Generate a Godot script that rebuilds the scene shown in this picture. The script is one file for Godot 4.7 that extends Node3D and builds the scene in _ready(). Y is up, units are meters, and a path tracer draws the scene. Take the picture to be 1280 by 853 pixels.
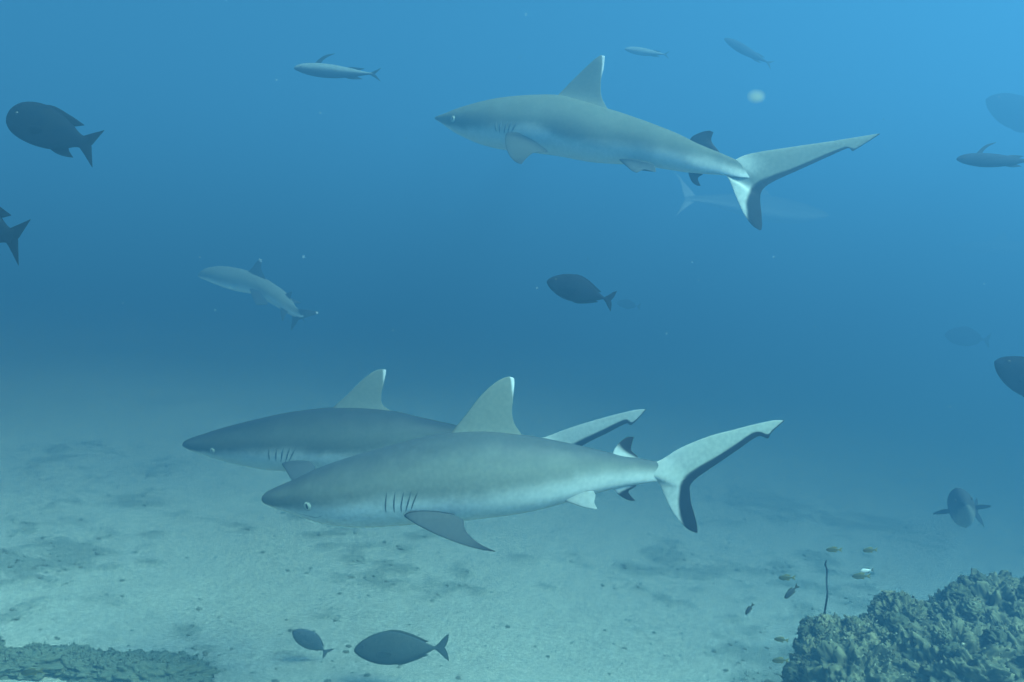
extends Node3D
# Grey reef sharks over a coral sand floor, seen through clear blue sea water.
# Order: camera, water and light; the sea floor; reef; sharks; fish; small floating matter.

const EYE := Vector3(0, 1.8, 0)
const PITCH := -5.0
const FOV := 40.0
const HALF := 0.36397          # tan(FOV / 2)

var cam_basis := Basis(Vector3.RIGHT, deg_to_rad(PITCH))
var skin: StandardMaterial3D
var scales: StandardMaterial3D
var silver: StandardMaterial3D
var black: StandardMaterial3D
var dull: StandardMaterial3D
var gill_mat: StandardMaterial3D
var reef_mat: StandardMaterial3D
var rng := RandomNumberGenerator.new()
var names := {}
var tuft_at := []

# ---------------------------------------------------------------- mesh helper
class Shape:
	var v := PackedVector3Array()
	var c := PackedColorArray()
	var f := PackedInt32Array()      # counter-clockwise triangles

	# closed rings joined one to the next; ends closed with a fan
	func loft(rings: Array, cols: Array) -> void:
		var base := v.size()
		var n: int = rings[0].size()
		var m := rings.size()
		for i in m:
			v.append_array(rings[i])
			c.append_array(cols[i])
		var tri := PackedInt32Array()
		for i in m - 1:
			for j in n:
				var a := base + i * n + j
				var b := base + i * n + (j + 1) % n
				var d := a + n
				var e := b + n
				tri.append_array([a, b, d, b, e, d])
		for end in [0, m - 1]:
			var mid := Vector3.ZERO
			for p in rings[end]:
				mid += p
			v.append(mid / n)
			c.append(cols[end][0])
			var k := v.size() - 1
			for j in n:
				var a := base + int(end) * n + j
				var b := base + int(end) * n + (j + 1) % n
				tri.append_array([a, k, b] if end == 0 else [a, b, k])
		var vol := 0.0
		var o: Vector3 = v[base]
		for t in range(0, tri.size(), 3):
			vol += (v[tri[t]] - o).dot((v[tri[t + 1]] - o).cross(v[tri[t + 2]] - o))
		if vol < 0.0:
			for t in range(0, tri.size(), 3):
				var q := tri[t]
				tri[t] = tri[t + 1]
				tri[t + 1] = q
		f.append_array(tri)

	func done(m: Material) -> ArrayMesh:
		var nrm := PackedVector3Array()
		nrm.resize(v.size())
		var out := PackedInt32Array()
		out.resize(f.size())
		for t in range(0, f.size(), 3):
			var a := f[t]
			var b := f[t + 1]
			var d := f[t + 2]
			var w := (v[b] - v[a]).cross(v[d] - v[a])
			nrm[a] += w
			nrm[b] += w
			nrm[d] += w
			out[t] = a
			out[t + 1] = d
			out[t + 2] = b
		for i in nrm.size():
			nrm[i] = nrm[i].normalized() if nrm[i].length_squared() > 1e-20 else Vector3.UP
		var arr := []
		arr.resize(Mesh.ARRAY_MAX)
		arr[Mesh.ARRAY_VERTEX] = v
		arr[Mesh.ARRAY_NORMAL] = nrm
		arr[Mesh.ARRAY_COLOR] = c
		arr[Mesh.ARRAY_INDEX] = out
		var mesh := ArrayMesh.new()
		mesh.add_surface_from_arrays(Mesh.PRIMITIVE_TRIANGLES, arr)
		mesh.surface_set_material(0, m)
		return mesh

# ---------------------------------------------------------------- small helpers
# a point of the place, from where it stands in the picture and its depth in metres
func at(u: float, w: float, depth: float) -> Vector3:
	var k := HALF * depth / 426.5
	return EYE + cam_basis * Vector3((u - 640.0) * k, (426.5 - w) * k, -depth)

func numbered(called: String) -> String:
	var k: int = names.get(called, 0)
	names[called] = k + 1
	return called if k == 0 else "%s_%03d" % [called, k]

func tag(o: Node3D, label: String, category: String, group := "") -> Node3D:
	o.set_meta("label", label)
	o.set_meta("category", category)
	if group:
		o.set_meta("group", group)
	return o

func thing(called: String, where: Vector3, label: String, category: String, group := "") -> Node3D:
	var o := Node3D.new()
	o.name = numbered(called)
	add_child(o)
	o.position = where
	return tag(o, label, category, group)

func part(called: String, mesh: Mesh, parent: Node3D) -> MeshInstance3D:
	var o := MeshInstance3D.new()
	o.name = called
	o.mesh = mesh
	parent.add_child(o, true)
	return o

func lin(r: float, g: float, b: float) -> Color:
	return Color(r, g, b)

# smooth curve through the rows of a table, n samples
func curve(rows: Array, n: int) -> Array:
	var out := []
	var w: int = rows[0].size()
	for i in n:
		var t := float(i) / (n - 1) * (rows.size() - 1)
		var k := mini(int(t), rows.size() - 2)
		var x := t - k
		var a: Array = rows[maxi(k - 1, 0)]
		var b: Array = rows[k]
		var c: Array = rows[k + 1]
		var d: Array = rows[mini(k + 2, rows.size() - 1)]
		var r := []
		for j in w:
			r.append(0.5 * (2.0 * b[j] + (c[j] - a[j]) * x + (2.0 * a[j] - 5.0 * b[j] + 4.0 * c[j] - d[j]) * x * x + (3.0 * b[j] - a[j] - 3.0 * c[j] + d[j]) * x * x * x))
		out.append(r)
	return out

func table(rows: Array, x: float, col: int) -> float:
	if x <= rows[0][0]:
		return rows[0][col]
	for i in rows.size() - 1:
		if x <= rows[i + 1][0]:
			return lerpf(rows[i][col], rows[i + 1][col], (x - rows[i][0]) / maxf(rows[i + 1][0] - rows[i][0], 1e-6))
	return rows[-1][col]

# a fin between a leading and a trailing edge (same number of points, root to tip), lens-shaped across
func fin(s: Shape, lead: Array, trail: Array, thick: float, flare: float, side: Vector3, tint: Callable, n := 26, m := 14) -> void:
	var l := curve(lead.map(func(p): return [p.x, p.y, p.z]), n)
	var r := curve(trail.map(func(p): return [p.x, p.y, p.z]), n)
	var rings := []
	var cols := []
	var root := Vector3((l[0][0] + r[0][0]) / 2, (l[0][1] + r[0][1]) / 2, (l[0][2] + r[0][2]) / 2)
	for i in n:
		var a := Vector3(l[i][0], l[i][1], l[i][2])
		var b := Vector3(r[i][0], r[i][1], r[i][2])
		var t := float(i) / (n - 1)
		var chord := (b - a).length()
		var far := ((a + b) / 2 - root).length()
		var ring := PackedVector3Array()
		var col := PackedColorArray()
		for k in 2 * m:
			var q := float(k) / m if k <= m else float(2 * m - k) / m
			var x := 0.5 - 0.5 * cos(q * PI)
			var prof := maxf(0.0, 2.969 * sqrt(x) - 1.26 * x - 3.516 * x * x + 2.843 * x * x * x - 1.036 * x * x * x * x)
			var h := thick * chord * prof + 0.0006 * sin(q * PI)
			h += flare * exp(-far / (flare * 1.1 + 0.001)) * sin(q * PI)
			ring.append(a.lerp(b, x) + side * (h if k <= m else -h))
			col.append(tint.call(t, x, chord))
		rings.append(ring)
		cols.append(col)
	s.loft(rings, cols)

# ---------------------------------------------------------------- sharks
# spine rows: [u, top, bottom, depth, width as a share of the half height]
func shark_frame(rows: Array, u: float, o: Vector3, tabfn: Callable) -> Dictionary:
	var top: float = tabfn.call(rows, u, 1)
	var bot: float = tabfn.call(rows, u, 2)
	var d: float = tabfn.call(rows, u, 3)
	var a := at(u, top, d) - o
	var b := at(u, bot, d) - o
	var d0: float = tabfn.call(rows, u - 6.0, 3)
	var d1: float = tabfn.call(rows, u + 6.0, 3)
	var m0: float = (tabfn.call(rows, u - 6.0, 1) + tabfn.call(rows, u - 6.0, 2)) / 2
	var m1: float = (tabfn.call(rows, u + 6.0, 1) + tabfn.call(rows, u + 6.0, 2)) / 2
	var along := (at(u + 6.0, m1, d1) - at(u - 6.0, m0, d0)).normalized()
	var side := along.cross(Vector3.UP).normalized()
	if side.dot(EYE - (a + o)) < 0.0:
		side = -side
	return {"mid": (a + b) / 2, "up": (a - b) / 2, "side": side, "w": (a - b).length() / 2 * tabfn.call(rows, u, 4), "along": along}

# the spot on the skin that is seen at picture place (u, w) on the near side, or its mirror on the far side
func skin_spot(rows: Array, u: float, w: float, o: Vector3, which: float) -> Array:
	var uu := u
	var ww := w
	var fr := {}
	var x := 0.0
	var y := 0.0
	for step in 3:
		fr = shark_frame(rows, uu, o, table)
		var top := table(rows, uu, 1)
		var bot := table(rows, uu, 2)
		y = clampf(((top + bot) / 2 - ww) / ((bot - top) / 2), -0.96, 0.96)
		x = pow(1.0 - pow(absf(y), 2.15), 1.0 / 2.15)
		var seen: Vector3 = cam_basis.inverse() * (fr.mid + fr.up * y + fr.side * (fr.w * x) + o - EYE)
		var k := 426.5 / (HALF * -seen.z)
		uu += u - (640.0 + seen.x * k)
		ww += w - (426.5 - seen.y * k)
	var p: Vector3 = fr.mid + fr.up * y + fr.side * (fr.w * x * which)
	var nrm: Vector3 = (fr.side * which * x / fr.w + fr.up.normalized() * y / fr.up.length()).normalized()
	return [p, nrm, fr]

func shark(called: String, label: String, group: String, k: Dictionary) -> Node3D:
	var rows: Array = k.rows
	var mid: Array = rows[rows.size() / 2]
	var o := at(mid[0], (mid[1] + mid[2]) / 2, mid[3])
	var root := thing(called, o, label, "shark", group)
	var s := Shape.new()
	var fine: int = k.get("fine", 96)
	var seg: int = k.get("seg", 56)
	var sm := curve(rows, fine)
	for pass_no in 14:
		var was := sm.duplicate(true)
		for i in range(1, fine - 1):
			for j in ([1, 2, 3, 4] if pass_no < 3 and i > 6 else [3, 4]):
				sm[i][j] = (was[i - 1][j] + 2.0 * was[i][j] + was[i + 1][j]) / 4.0
	var rings := []
	var cols := []
	var grain := FastNoiseLite.new()
	grain.seed = k.get("seed", 3)
	grain.frequency = 9.0
	grain.fractal_octaves = 4
	var u0: float = rows[0][0]
	var u1: float = rows[-1][0]
	for i in fine:
		var r: Array = sm[i]
		var a := at(r[0], r[1], r[3]) - o
		var b := at(r[0], r[2], r[3]) - o
		var p: Array = sm[maxi(i - 1, 0)]
		var q: Array = sm[mini(i + 1, fine - 1)]
		var along := (at(q[0], (q[1] + q[2]) / 2, q[3]) - at(p[0], (p[1] + p[2]) / 2, p[3])).normalized()
		var side := along.cross(Vector3.UP).normalized()
		var c := (a + b) / 2
		var up := (a - b) / 2
		var w: float = up.length() * r[4]
		var ring := PackedVector3Array()
		var col := PackedColorArray()
		var line := table(k.line, absf((r[0] - u0) / (u1 - u0)), 1)
		var soft := table(k.line, absf((r[0] - u0) / (u1 - u0)), 2)
		for j in seg:
			var ang := TAU * j / seg
			var y := signf(cos(ang)) * pow(absf(cos(ang)), 0.93)
			var x := signf(sin(ang)) * pow(absf(sin(ang)), 0.93)
			var pt := c + up * y + side * (w * x)
			ring.append(pt)
			var t := 0.5 - 0.5 * y
			var g := grain.get_noise_3d(pt.x * 2.0, pt.y * 2.0, pt.z * 2.0)
			var belly := smoothstep(line - soft, line + soft, t + g * 0.05)
			var tone: Color = k.back.lerp(k.flank, smoothstep(0.02, 0.42, t + g * 0.06))
			col.append(tone.lerp(k.belly, belly) * (1.0 + 0.06 * g))
		rings.append(ring)
		cols.append(col)
	s.loft(rings, cols)
	rows = sm.duplicate()
	if rows[0][0] > rows[-1][0]:
		rows.reverse()
	# fins in the animal's own plane: points follow the spine's depth
	var plane := func(p): return at(p[0], p[1], table(rows, p[0], 3)) - o
	for fn in k.fins:
		var mids: Array = fn.lead[0]
		var side: Vector3 = shark_frame(rows, clampf(mids[0], minf(u0, u1), maxf(u0, u1)), o, table).side
		fin(s, fn.lead.map(plane), fn.trail.map(plane), fn.get("thick", 0.05), fn.get("flare", 0.012), side, fn.tint, fn.get("n", 30), fn.get("m", 18))
	# paired fins: points with a depth of their own, mirrored to the far side
	for fn in k.get("pairs", []):
		for which in [1.0, -1.0]:
			var place := func(p):
				var x: Vector3 = at(p[0], p[1], p[2]) - o
				if which > 0.0:
					return x
				var fr := shark_frame(rows, p[0], o, table)
				var off: float = (x - fr.mid).dot(fr.side)
				return x - 2.0 * fr.side * off + Vector3.UP * off * fn.get("lift", 0.3)
			var l: Array = fn.lead.map(place)
			var t: Array = fn.trail.map(place)
			var nrm: Vector3 = (t[1] - l[1]).cross(l[-1] - l[0]).normalized()
			fin(s, l, t, fn.get("thick", 0.045), fn.get("flare", 0.01), nrm, fn.tint, 26, 14)
	part("body", s.done(skin), root)
	# eyes, gill slits and the line of the mouth, on both sides
	if k.has("eye"):
		for which in [1.0, -1.0]:
			var e := skin_spot(rows, k.eye[0], k.eye[1], o, which)
			var n: Vector3 = e[1]
			var size: float = k.eye[2]
			var ax: Vector3 = e[2].along
			var yy := n.cross(ax).normalized()
			var frame := Basis(yy.cross(n).normalized(), yy, n)
			if frame.y.y < 0.0:
				frame = Basis(-frame.x, -frame.y, frame.z)
			var eye := part("eye", ball(size, 0.36, silver), root)
			eye.transform = Transform3D(frame, e[0] + n * size * 0.02)
			var pup := part("pupil", ball(size * 0.62, 0.4, black), eye)
			pup.transform = Transform3D(Basis.from_scale(Vector3(0.5, 1.05, 1.0)), Vector3(0, 0, size * 0.25))
			var lid := part("eyelid", ring_mesh(size * 1.0, size * 0.09, gill_mat), eye)
			lid.position = Vector3(0, 0, size * 0.02)
	for gl in k.get("gills", []):
		for which in [1.0, -1.0]:
			part("gill_slit", gill(rows, gl, o, which), root)
	if k.has("mouth"):
		for which in [1.0, -1.0]:
			part("mouth_line", gill(rows, k.mouth, o, which), root)
	return root

# a slit: a thin flap of skin standing off the flank, open behind; pts = [[u, v], ...], width, height
func gill(rows: Array, g: Dictionary, o: Vector3, which: float) -> ArrayMesh:
	var s := Shape.new()
	var rings := []
	var cols := []
	var pts := curve(g.pts, 14)
	for i in 14:
		var e := skin_spot(rows, pts[i][0], pts[i][1], o, which)
		var t := float(i) / 13
		var taper := sin(PI * clampf(t, 0.03, 0.97))
		var w: float = g.w * (0.25 + 0.75 * taper)
		var n: Vector3 = e[1]
		var a: Vector3 = e[2].along
		var p: Vector3 = e[0]
		var ring := PackedVector3Array()
		for q in [[-0.5, -0.004], [-0.4, g.h * 0.5 * taper], [0.1, g.h * taper], [0.5, g.h * 0.6 * taper], [0.5, -0.004]]:
			ring.append(p + a * (q[0] * w) + n * q[1])
		rings.append(ring)
		var col := PackedColorArray()
		for q in 5:
			col.append(Color(1, 1, 1))
		cols.append(col)
	s.loft(rings, cols)
	return s.done(gill_mat)

func ball(r: float, flat: float, m: Material) -> ArrayMesh:
	var s := Shape.new()
	var rings := []
	var cols := []
	for i in range(1, 12):
		var a := PI * i / 12.0
		var ring := PackedVector3Array()
		var col := PackedColorArray()
		for j in 20:
			var b := TAU * j / 20
			ring.append(Vector3(sin(a) * cos(b) * r, sin(a) * sin(b) * r, cos(a) * r * flat))
			col.append(Color(1, 1, 1))
		rings.append(ring)
		cols.append(col)
	s.loft(rings, cols)
	return s.done(m)

func ring_mesh(r: float, w: float, m: Material) -> ArrayMesh:
	var tm := TorusMesh.new()
	tm.inner_radius = r - w
	tm.outer_radius = r + w
	tm.rings = 24
	tm.ring_segments = 8
	var st := SurfaceTool.new()
	st.begin(Mesh.PRIMITIVE_TRIANGLES)
	st.append_from(tm, 0, Transform3D(Basis(Vector3.RIGHT, PI / 2), Vector3.ZERO))
	st.set_material(m)
	return st.commit()

# ---------------------------------------------------------------- bony fish
# rows: [x along 0 snout .. 1 tail end, top, bottom, width] in shares of the length
func fish_mesh(k: Dictionary, size: float, sd := 1) -> ArrayMesh:
	var s := Shape.new()
	var rings := []
	var cols := []
	var n := 40
	var sm := curve(k.rows, n)
	var grain := FastNoiseLite.new()
	grain.seed = sd
	grain.frequency = 7.0
	var bend: float = k.get("bend", 0.0)
	var move := func(x: float, y: float, z: float) -> Vector3:
		return Vector3(x - 0.5, y, z + bend * maxf(0.0, x - 0.35) * maxf(0.0, x - 0.35)) * size
	for i in n:
		var r: Array = sm[i]
		var ring := PackedVector3Array()
		var col := PackedColorArray()
		for j in 28:
			var ang := TAU * j / 28
			var y := cos(ang)
			var x := sin(ang)
			ring.append(move.call(r[0], (r[1] + r[2]) / 2 + (r[1] - r[2]) / 2 * y, r[3] * x))
			var t := 0.5 - 0.5 * y
			var g := grain.get_noise_3d(r[0] * 3.0, t * 2.0, x)
			var c: Color = k.back.lerp(k.belly, smoothstep(k.get("line", 0.6) - 0.15, k.get("line", 0.6) + 0.15, t + g * 0.12))
			col.append(c * (1.0 + 0.2 * g))
		rings.append(ring)
		cols.append(col)
	s.loft(rings, cols)
	for fn in k.fins:
		var out: float = fn.get("out", 0.0)
		for which in ([1.0, -1.0] if fn.has("out") else [1.0]):
			var place := func(p): return move.call(p[0], p[1], which * (p[2] if p.size() > 2 else 0.0))
			var l: Array = fn.lead.map(place)
			var t: Array = fn.trail.map(place)
			var nrm: Vector3 = Vector3.BACK if not fn.has("out") else (t[1] - l[1]).cross(l[-1] - l[0]).normalized()
			var tint: Color = fn.get("color", k.fin)
			fin(s, l, t, 0.03, 0.008 * size, nrm, func(_t, _x, _c): return tint, 14, 8)
	return s.done(scales)

func fish(called: String, label: String, group: String, k: Dictionary, u: float, w: float, depth: float, px: float, tilt: float, yaw: float, face := 1.0, sd := 1) -> Node3D:
	var size := px * HALF * depth / 426.5
	var root := thing(called, at(u, w, depth), label, "fish", group)
	# snout towards -x; tilt turns the picture's clockwise way, yaw swings the snout away from the eye
	var b := Basis(Vector3.FORWARD, deg_to_rad(tilt)) * Basis(Vector3.UP, deg_to_rad(yaw))
	if face < 0.0:
		b = b * Basis(Vector3.UP, PI)
	root.basis = b
	part("body", fish_mesh(k, size, sd), root)
	if k.has("eye"):
		for which in [1.0, -1.0]:
			var e := part("eye", ball(size * k.eye[2], 0.5, dull), root)
			e.position = Vector3(k.eye[0] - 0.5, k.eye[1], which * (table(k.rows.map(func(r): return [r[0], r[3]]), k.eye[0], 1) * 0.93)) * size
			var p := part("pupil", ball(size * k.eye[2] * 0.6, 0.45, black), e)
			p.position = Vector3(0, 0, which * size * k.eye[2] * 0.38)
	return root

# ---------------------------------------------------------------- sea floor
var broad := FastNoiseLite.new()
var ripple := FastNoiseLite.new()
var patch := FastNoiseLite.new()
var clump := FastNoiseLite.new()

func floor_y(x: float, z: float) -> float:
	var lean := -0.2 - (0.08 if x < 0.0 else 0.13) * clampf(x, -14.0, 14.0)
	return lean + 0.11 * broad.get_noise_2d(x, z) + 0.016 * ripple.get_noise_2d(x, z)

# where the line of sight through picture place (u, w) meets the sea floor
func on_floor(u: float, w: float) -> Vector3:
	var d := 2.0
	while d < 30.0:
		var p := at(u, w, d)
		if p.y < floor_y(p.x, p.z):
			return p
		d += 0.02
	return at(u, w, d)

func turf(x: float, z: float) -> float:
	var p := patch.get_noise_2d(x, z * 0.8) * 0.9 + clump.get_noise_2d(x, z) * 0.55
	return smoothstep(0.06, 0.4, p) * smoothstep(-13.0, -7.0, z)

func graded(from: float, to: float, step: float, out_lo: float, out_hi: float) -> PackedFloat32Array:
	var a := PackedFloat32Array()
	var x := from
	while x < to:
		a.append(x)
		x += step
	var s := step
	while a[-1] < out_hi:
		s *= 1.12
		a.append(a[-1] + s)
	s = step
	var lo := PackedFloat32Array()
	x = from
	while x > out_lo:
		s *= 1.12
		x -= s
		lo.append(x)
	lo.reverse()
	lo.append_array(a)
	return lo

func noise_tex(freq: float, oct: int, sd: int, dark: Color, light: Color, size := 512, bumps := false) -> NoiseTexture2D:
	var n := FastNoiseLite.new()
	n.seed = sd
	n.frequency = freq
	n.fractal_octaves = oct
	var t := NoiseTexture2D.new()
	t.width = size
	t.height = size
	t.seamless = true
	t.noise = n
	var g := Gradient.new()
	g.set_color(0, dark)
	g.set_color(1, light)
	t.color_ramp = g
	return t

func plain(c: Color, rough: float, spec := 0.3) -> StandardMaterial3D:
	var m := StandardMaterial3D.new()
	m.albedo_color = c.linear_to_srgb()
	m.roughness = rough
	m.metallic_specular = spec
	return m

func grained(rough: float, spec: float, tex: Texture2D, scale: float) -> StandardMaterial3D:
	var m := StandardMaterial3D.new()
	m.vertex_color_use_as_albedo = true
	m.roughness = rough
	m.metallic_specular = spec
	m.albedo_texture = tex
	m.uv1_triplanar = true
	m.uv1_scale = Vector3.ONE * scale
	return m

func _ready() -> void:
	# ------------------------------------------------------------ camera, water, light
	var cam := Camera3D.new()
	cam.name = "camera"
	cam.fov = FOV
	cam.near = 0.05
	cam.far = 400.0
	add_child(cam)
	cam.position = EYE
	cam.basis = cam_basis
	cam.current = true

	var env := Environment.new()
	env.tonemap_mode = Environment.TONE_MAPPER_LINEAR
	env.tonemap_exposure = 6.2
	env.background_mode = Environment.BG_SKY
	var sky_mat := ProceduralSkyMaterial.new()   # the lit water above, as seen from below
	sky_mat.sky_energy_multiplier = 0.07
	sky_mat.ground_energy_multiplier = 0.2
	sky_mat.sky_top_color = Color(0.42, 0.72, 0.86)
	sky_mat.sky_horizon_color = Color(0.19, 0.48, 0.74)
	sky_mat.sky_curve = 0.25
	sky_mat.ground_horizon_color = Color(0.14, 0.38, 0.56)
	sky_mat.ground_bottom_color = Color(0.10, 0.30, 0.42)
	var sky := Sky.new()
	sky.sky_material = sky_mat
	env.sky = sky
	env.volumetric_fog_enabled = true            # the water itself: scatters blue, swallows red
	env.volumetric_fog_density = 0.245
	env.volumetric_fog_albedo = Color(0.125, 0.41, 0.95).linear_to_srgb()
	env.volumetric_fog_anisotropy = 0.42
	env.volumetric_fog_length = 200.0
	env.sdfgi_enabled = true
	env.ssao_enabled = true
	env.ssil_enabled = true
	var we := WorldEnvironment.new()
	we.name = "environment"
	we.environment = env
	add_child(we)

	# sunlight that has come down through some ten metres of sea: its red is gone
	var sun := DirectionalLight3D.new()
	sun.name = "sun"
	sun.light_color = Color(0.52, 1.0, 0.83).linear_to_srgb()
	sun.light_energy = 1.6
	sun.light_angular_distance = 30.0
	sun.shadow_enabled = true
	sun.sky_mode = DirectionalLight3D.SKY_MODE_LIGHT_ONLY
	add_child(sun)
	var elev := deg_to_rad(49.0)
	var azim := deg_to_rad(129.0)                # from straight ahead round to the right
	var to_sun := Vector3(sin(azim) * cos(elev), sin(elev), -cos(azim) * cos(elev))
	sun.look_at_from_position(to_sun * 30.0, Vector3.ZERO, Vector3.UP)

	# ------------------------------------------------------------ materials
	rng.seed = 20
	skin = grained(0.55, 0.25, noise_tex(0.02, 6, 5, Color(0.84, 0.84, 0.84), Color(1, 1, 1), 1024), 2.6)
	scales = grained(0.75, 0.12, noise_tex(0.03, 4, 8, Color(0.75, 0.75, 0.75), Color(1, 1, 1)), 5.0)
	silver = plain(lin(0.34, 0.37, 0.32), 0.3, 0.5)
	dull = plain(lin(0.06, 0.065, 0.06), 0.4, 0.4)
	black = plain(lin(0.01, 0.01, 0.012), 0.2, 0.5)
	gill_mat = plain(lin(0.09, 0.105, 0.105), 0.7, 0.2)

	build_floor()
	build_reef()
	build_sharks()
	build_fish()
	build_specks()

func build_floor() -> void:
	broad.seed = 4
	broad.frequency = 0.16
	ripple.seed = 9
	ripple.frequency = 1.6
	ripple.fractal_octaves = 4
	patch.seed = 12
	patch.frequency = 0.42
	patch.fractal_octaves = 5
	patch.fractal_gain = 0.6
	clump.seed = 31
	clump.frequency = 2.6
	clump.fractal_octaves = 4
	var xs := graded(-4.2, 4.2, 0.026, -95.0, 95.0)
	var zs := graded(-8.5, -2.8, 0.03, -95.0, 14.0)
	var s := Shape.new()
	var nx := xs.size()
	for z in zs:
		for x in xs:
			var g := turf(x, z)
			var y := floor_y(x, z) + g * (0.006 + 0.016 * absf(clump.get_noise_2d(x * 3.0, z * 3.0)))
			s.v.append(Vector3(x, y, z))
			var f := 0.5 + 0.5 * clump.get_noise_2d(x * 4.0 + 50.0, z * 4.0)
			var sand := lin(0.88, 0.89, 0.73) * (0.86 + 0.36 * f)
			var weed := lin(0.38, 0.43, 0.32).lerp(lin(0.5, 0.52, 0.4), f)
			s.c.append(sand.lerp(weed, g * 0.75))
	for j in zs.size() - 1:
		for i in nx - 1:
			var a := j * nx + i
			s.f.append_array([a, a + nx, a + 1, a + 1, a + nx, a + nx + 1])
	var m := grained(0.95, 0.1, noise_tex(0.02, 5, 2, Color(0.72, 0.72, 0.70), Color(1, 1, 1), 1024), 1.5)
	m.uv1_world_triplanar = true
	var o := part("sea_floor", s.done(m), self)
	o.set_meta("kind", "structure")
	# pale haze layer, added to even out the brightness of the low water
	var low_haze_mat := FogMaterial.new()
	low_haze_mat.albedo = Color(0.34, 0.86, 0.84).linear_to_srgb()
	low_haze_mat.density = 0.085
	var veil := FogVolume.new()
	veil.name = "added_low_haze"
	veil.size = Vector3(170.0, 1.7, 120.0)
	veil.material = low_haze_mat
	add_child(veil)
	veil.position = Vector3(0.0, -0.15, -46.0)
	veil.set_meta("kind", "stuff")
	tag(veil, "added pale haze layer that brightens the water close over the sand", "haze")
	# broken coral lying about on the turf patches
	var mm := MultiMesh.new()
	mm.transform_format = MultiMesh.TRANSFORM_3D
	mm.use_colors = true
	mm.mesh = lump(77, 10, 8, 0.5, 1.4, scales_like())
	var spots := []
	while spots.size() < 4200:
		var z := -2.6 - 9.0 * pow(rng.randf(), 1.3)
		var x := rng.randf_range(-0.8, 0.8) * -z
		if rng.randf() < 0.06 + 0.5 * turf(x, z):
			spots.append(Vector2(x, z))
	mm.instance_count = spots.size()
	for i in spots.size():
		var p: Vector2 = spots[i]
		var r := 0.003 + 0.008 * pow(rng.randf(), 3.0)
		var b := Basis.from_euler(Vector3(rng.randf() * TAU, rng.randf() * TAU, rng.randf() * TAU)).scaled(Vector3(r * 1.7, r * 1.1, r * 1.7))
		mm.set_instance_transform(i, Transform3D(b, Vector3(p.x, floor_y(p.x, p.y) + turf(p.x, p.y) * 0.01, p.y)))
		var k := rng.randf()
		mm.set_instance_color(i, lin(0.42, 0.44, 0.33).lerp(lin(0.78, 0.75, 0.62), k))
	var mi := MultiMeshInstance3D.new()
	mi.name = "coral_rubble"
	mi.multimesh = mm
	add_child(mi)
	mi.set_meta("kind", "stuff")
	tag(mi, "small broken coral rubble strewn over the pale sand floor", "rubble")

func scales_like() -> StandardMaterial3D:
	if reef_mat == null:
		reef_mat = grained(0.9, 0.15, noise_tex(0.03, 5, 14, Color(0.36, 0.38, 0.33), Color(1, 1, 1), 1024), 5.0)
	return reef_mat

# a knobbly lump of about unit radius
func lump(sd: int, rings_n: int, seg: int, amp: float, freq: float, m: Material, tint := Color(1, 1, 1), tint2 := Color(1, 1, 1), pits := 0.22) -> ArrayMesh:
	var n := FastNoiseLite.new()
	n.seed = sd
	n.frequency = freq
	n.fractal_octaves = 5
	n.fractal_gain = 0.6
	var cell := FastNoiseLite.new()
	cell.seed = sd + 3
	cell.noise_type = FastNoiseLite.TYPE_CELLULAR
	cell.frequency = freq * 3.0
	var s := Shape.new()
	var rings := []
	var cols := []
	for i in range(1, rings_n):
		var a := PI * i / rings_n
		var ring := PackedVector3Array()
		var col := PackedColorArray()
		for j in seg:
			var b := TAU * j / seg
			var d := Vector3(sin(a) * cos(b), cos(a), sin(a) * sin(b))
			var h := n.get_noise_3dv(d)
			var q := cell.get_noise_3dv(d)
			ring.append(d * (1.0 + amp * h - pits * amp * (1.0 + q)))
			col.append(tint.lerp(tint2, clampf(0.5 + 1.3 * n.get_noise_3dv(d * 2.5 + Vector3(9, 4, 2)), 0.0, 1.0)))
		rings.append(ring)
		cols.append(col)
	s.loft(rings, cols)
	return s.done(m)

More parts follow.
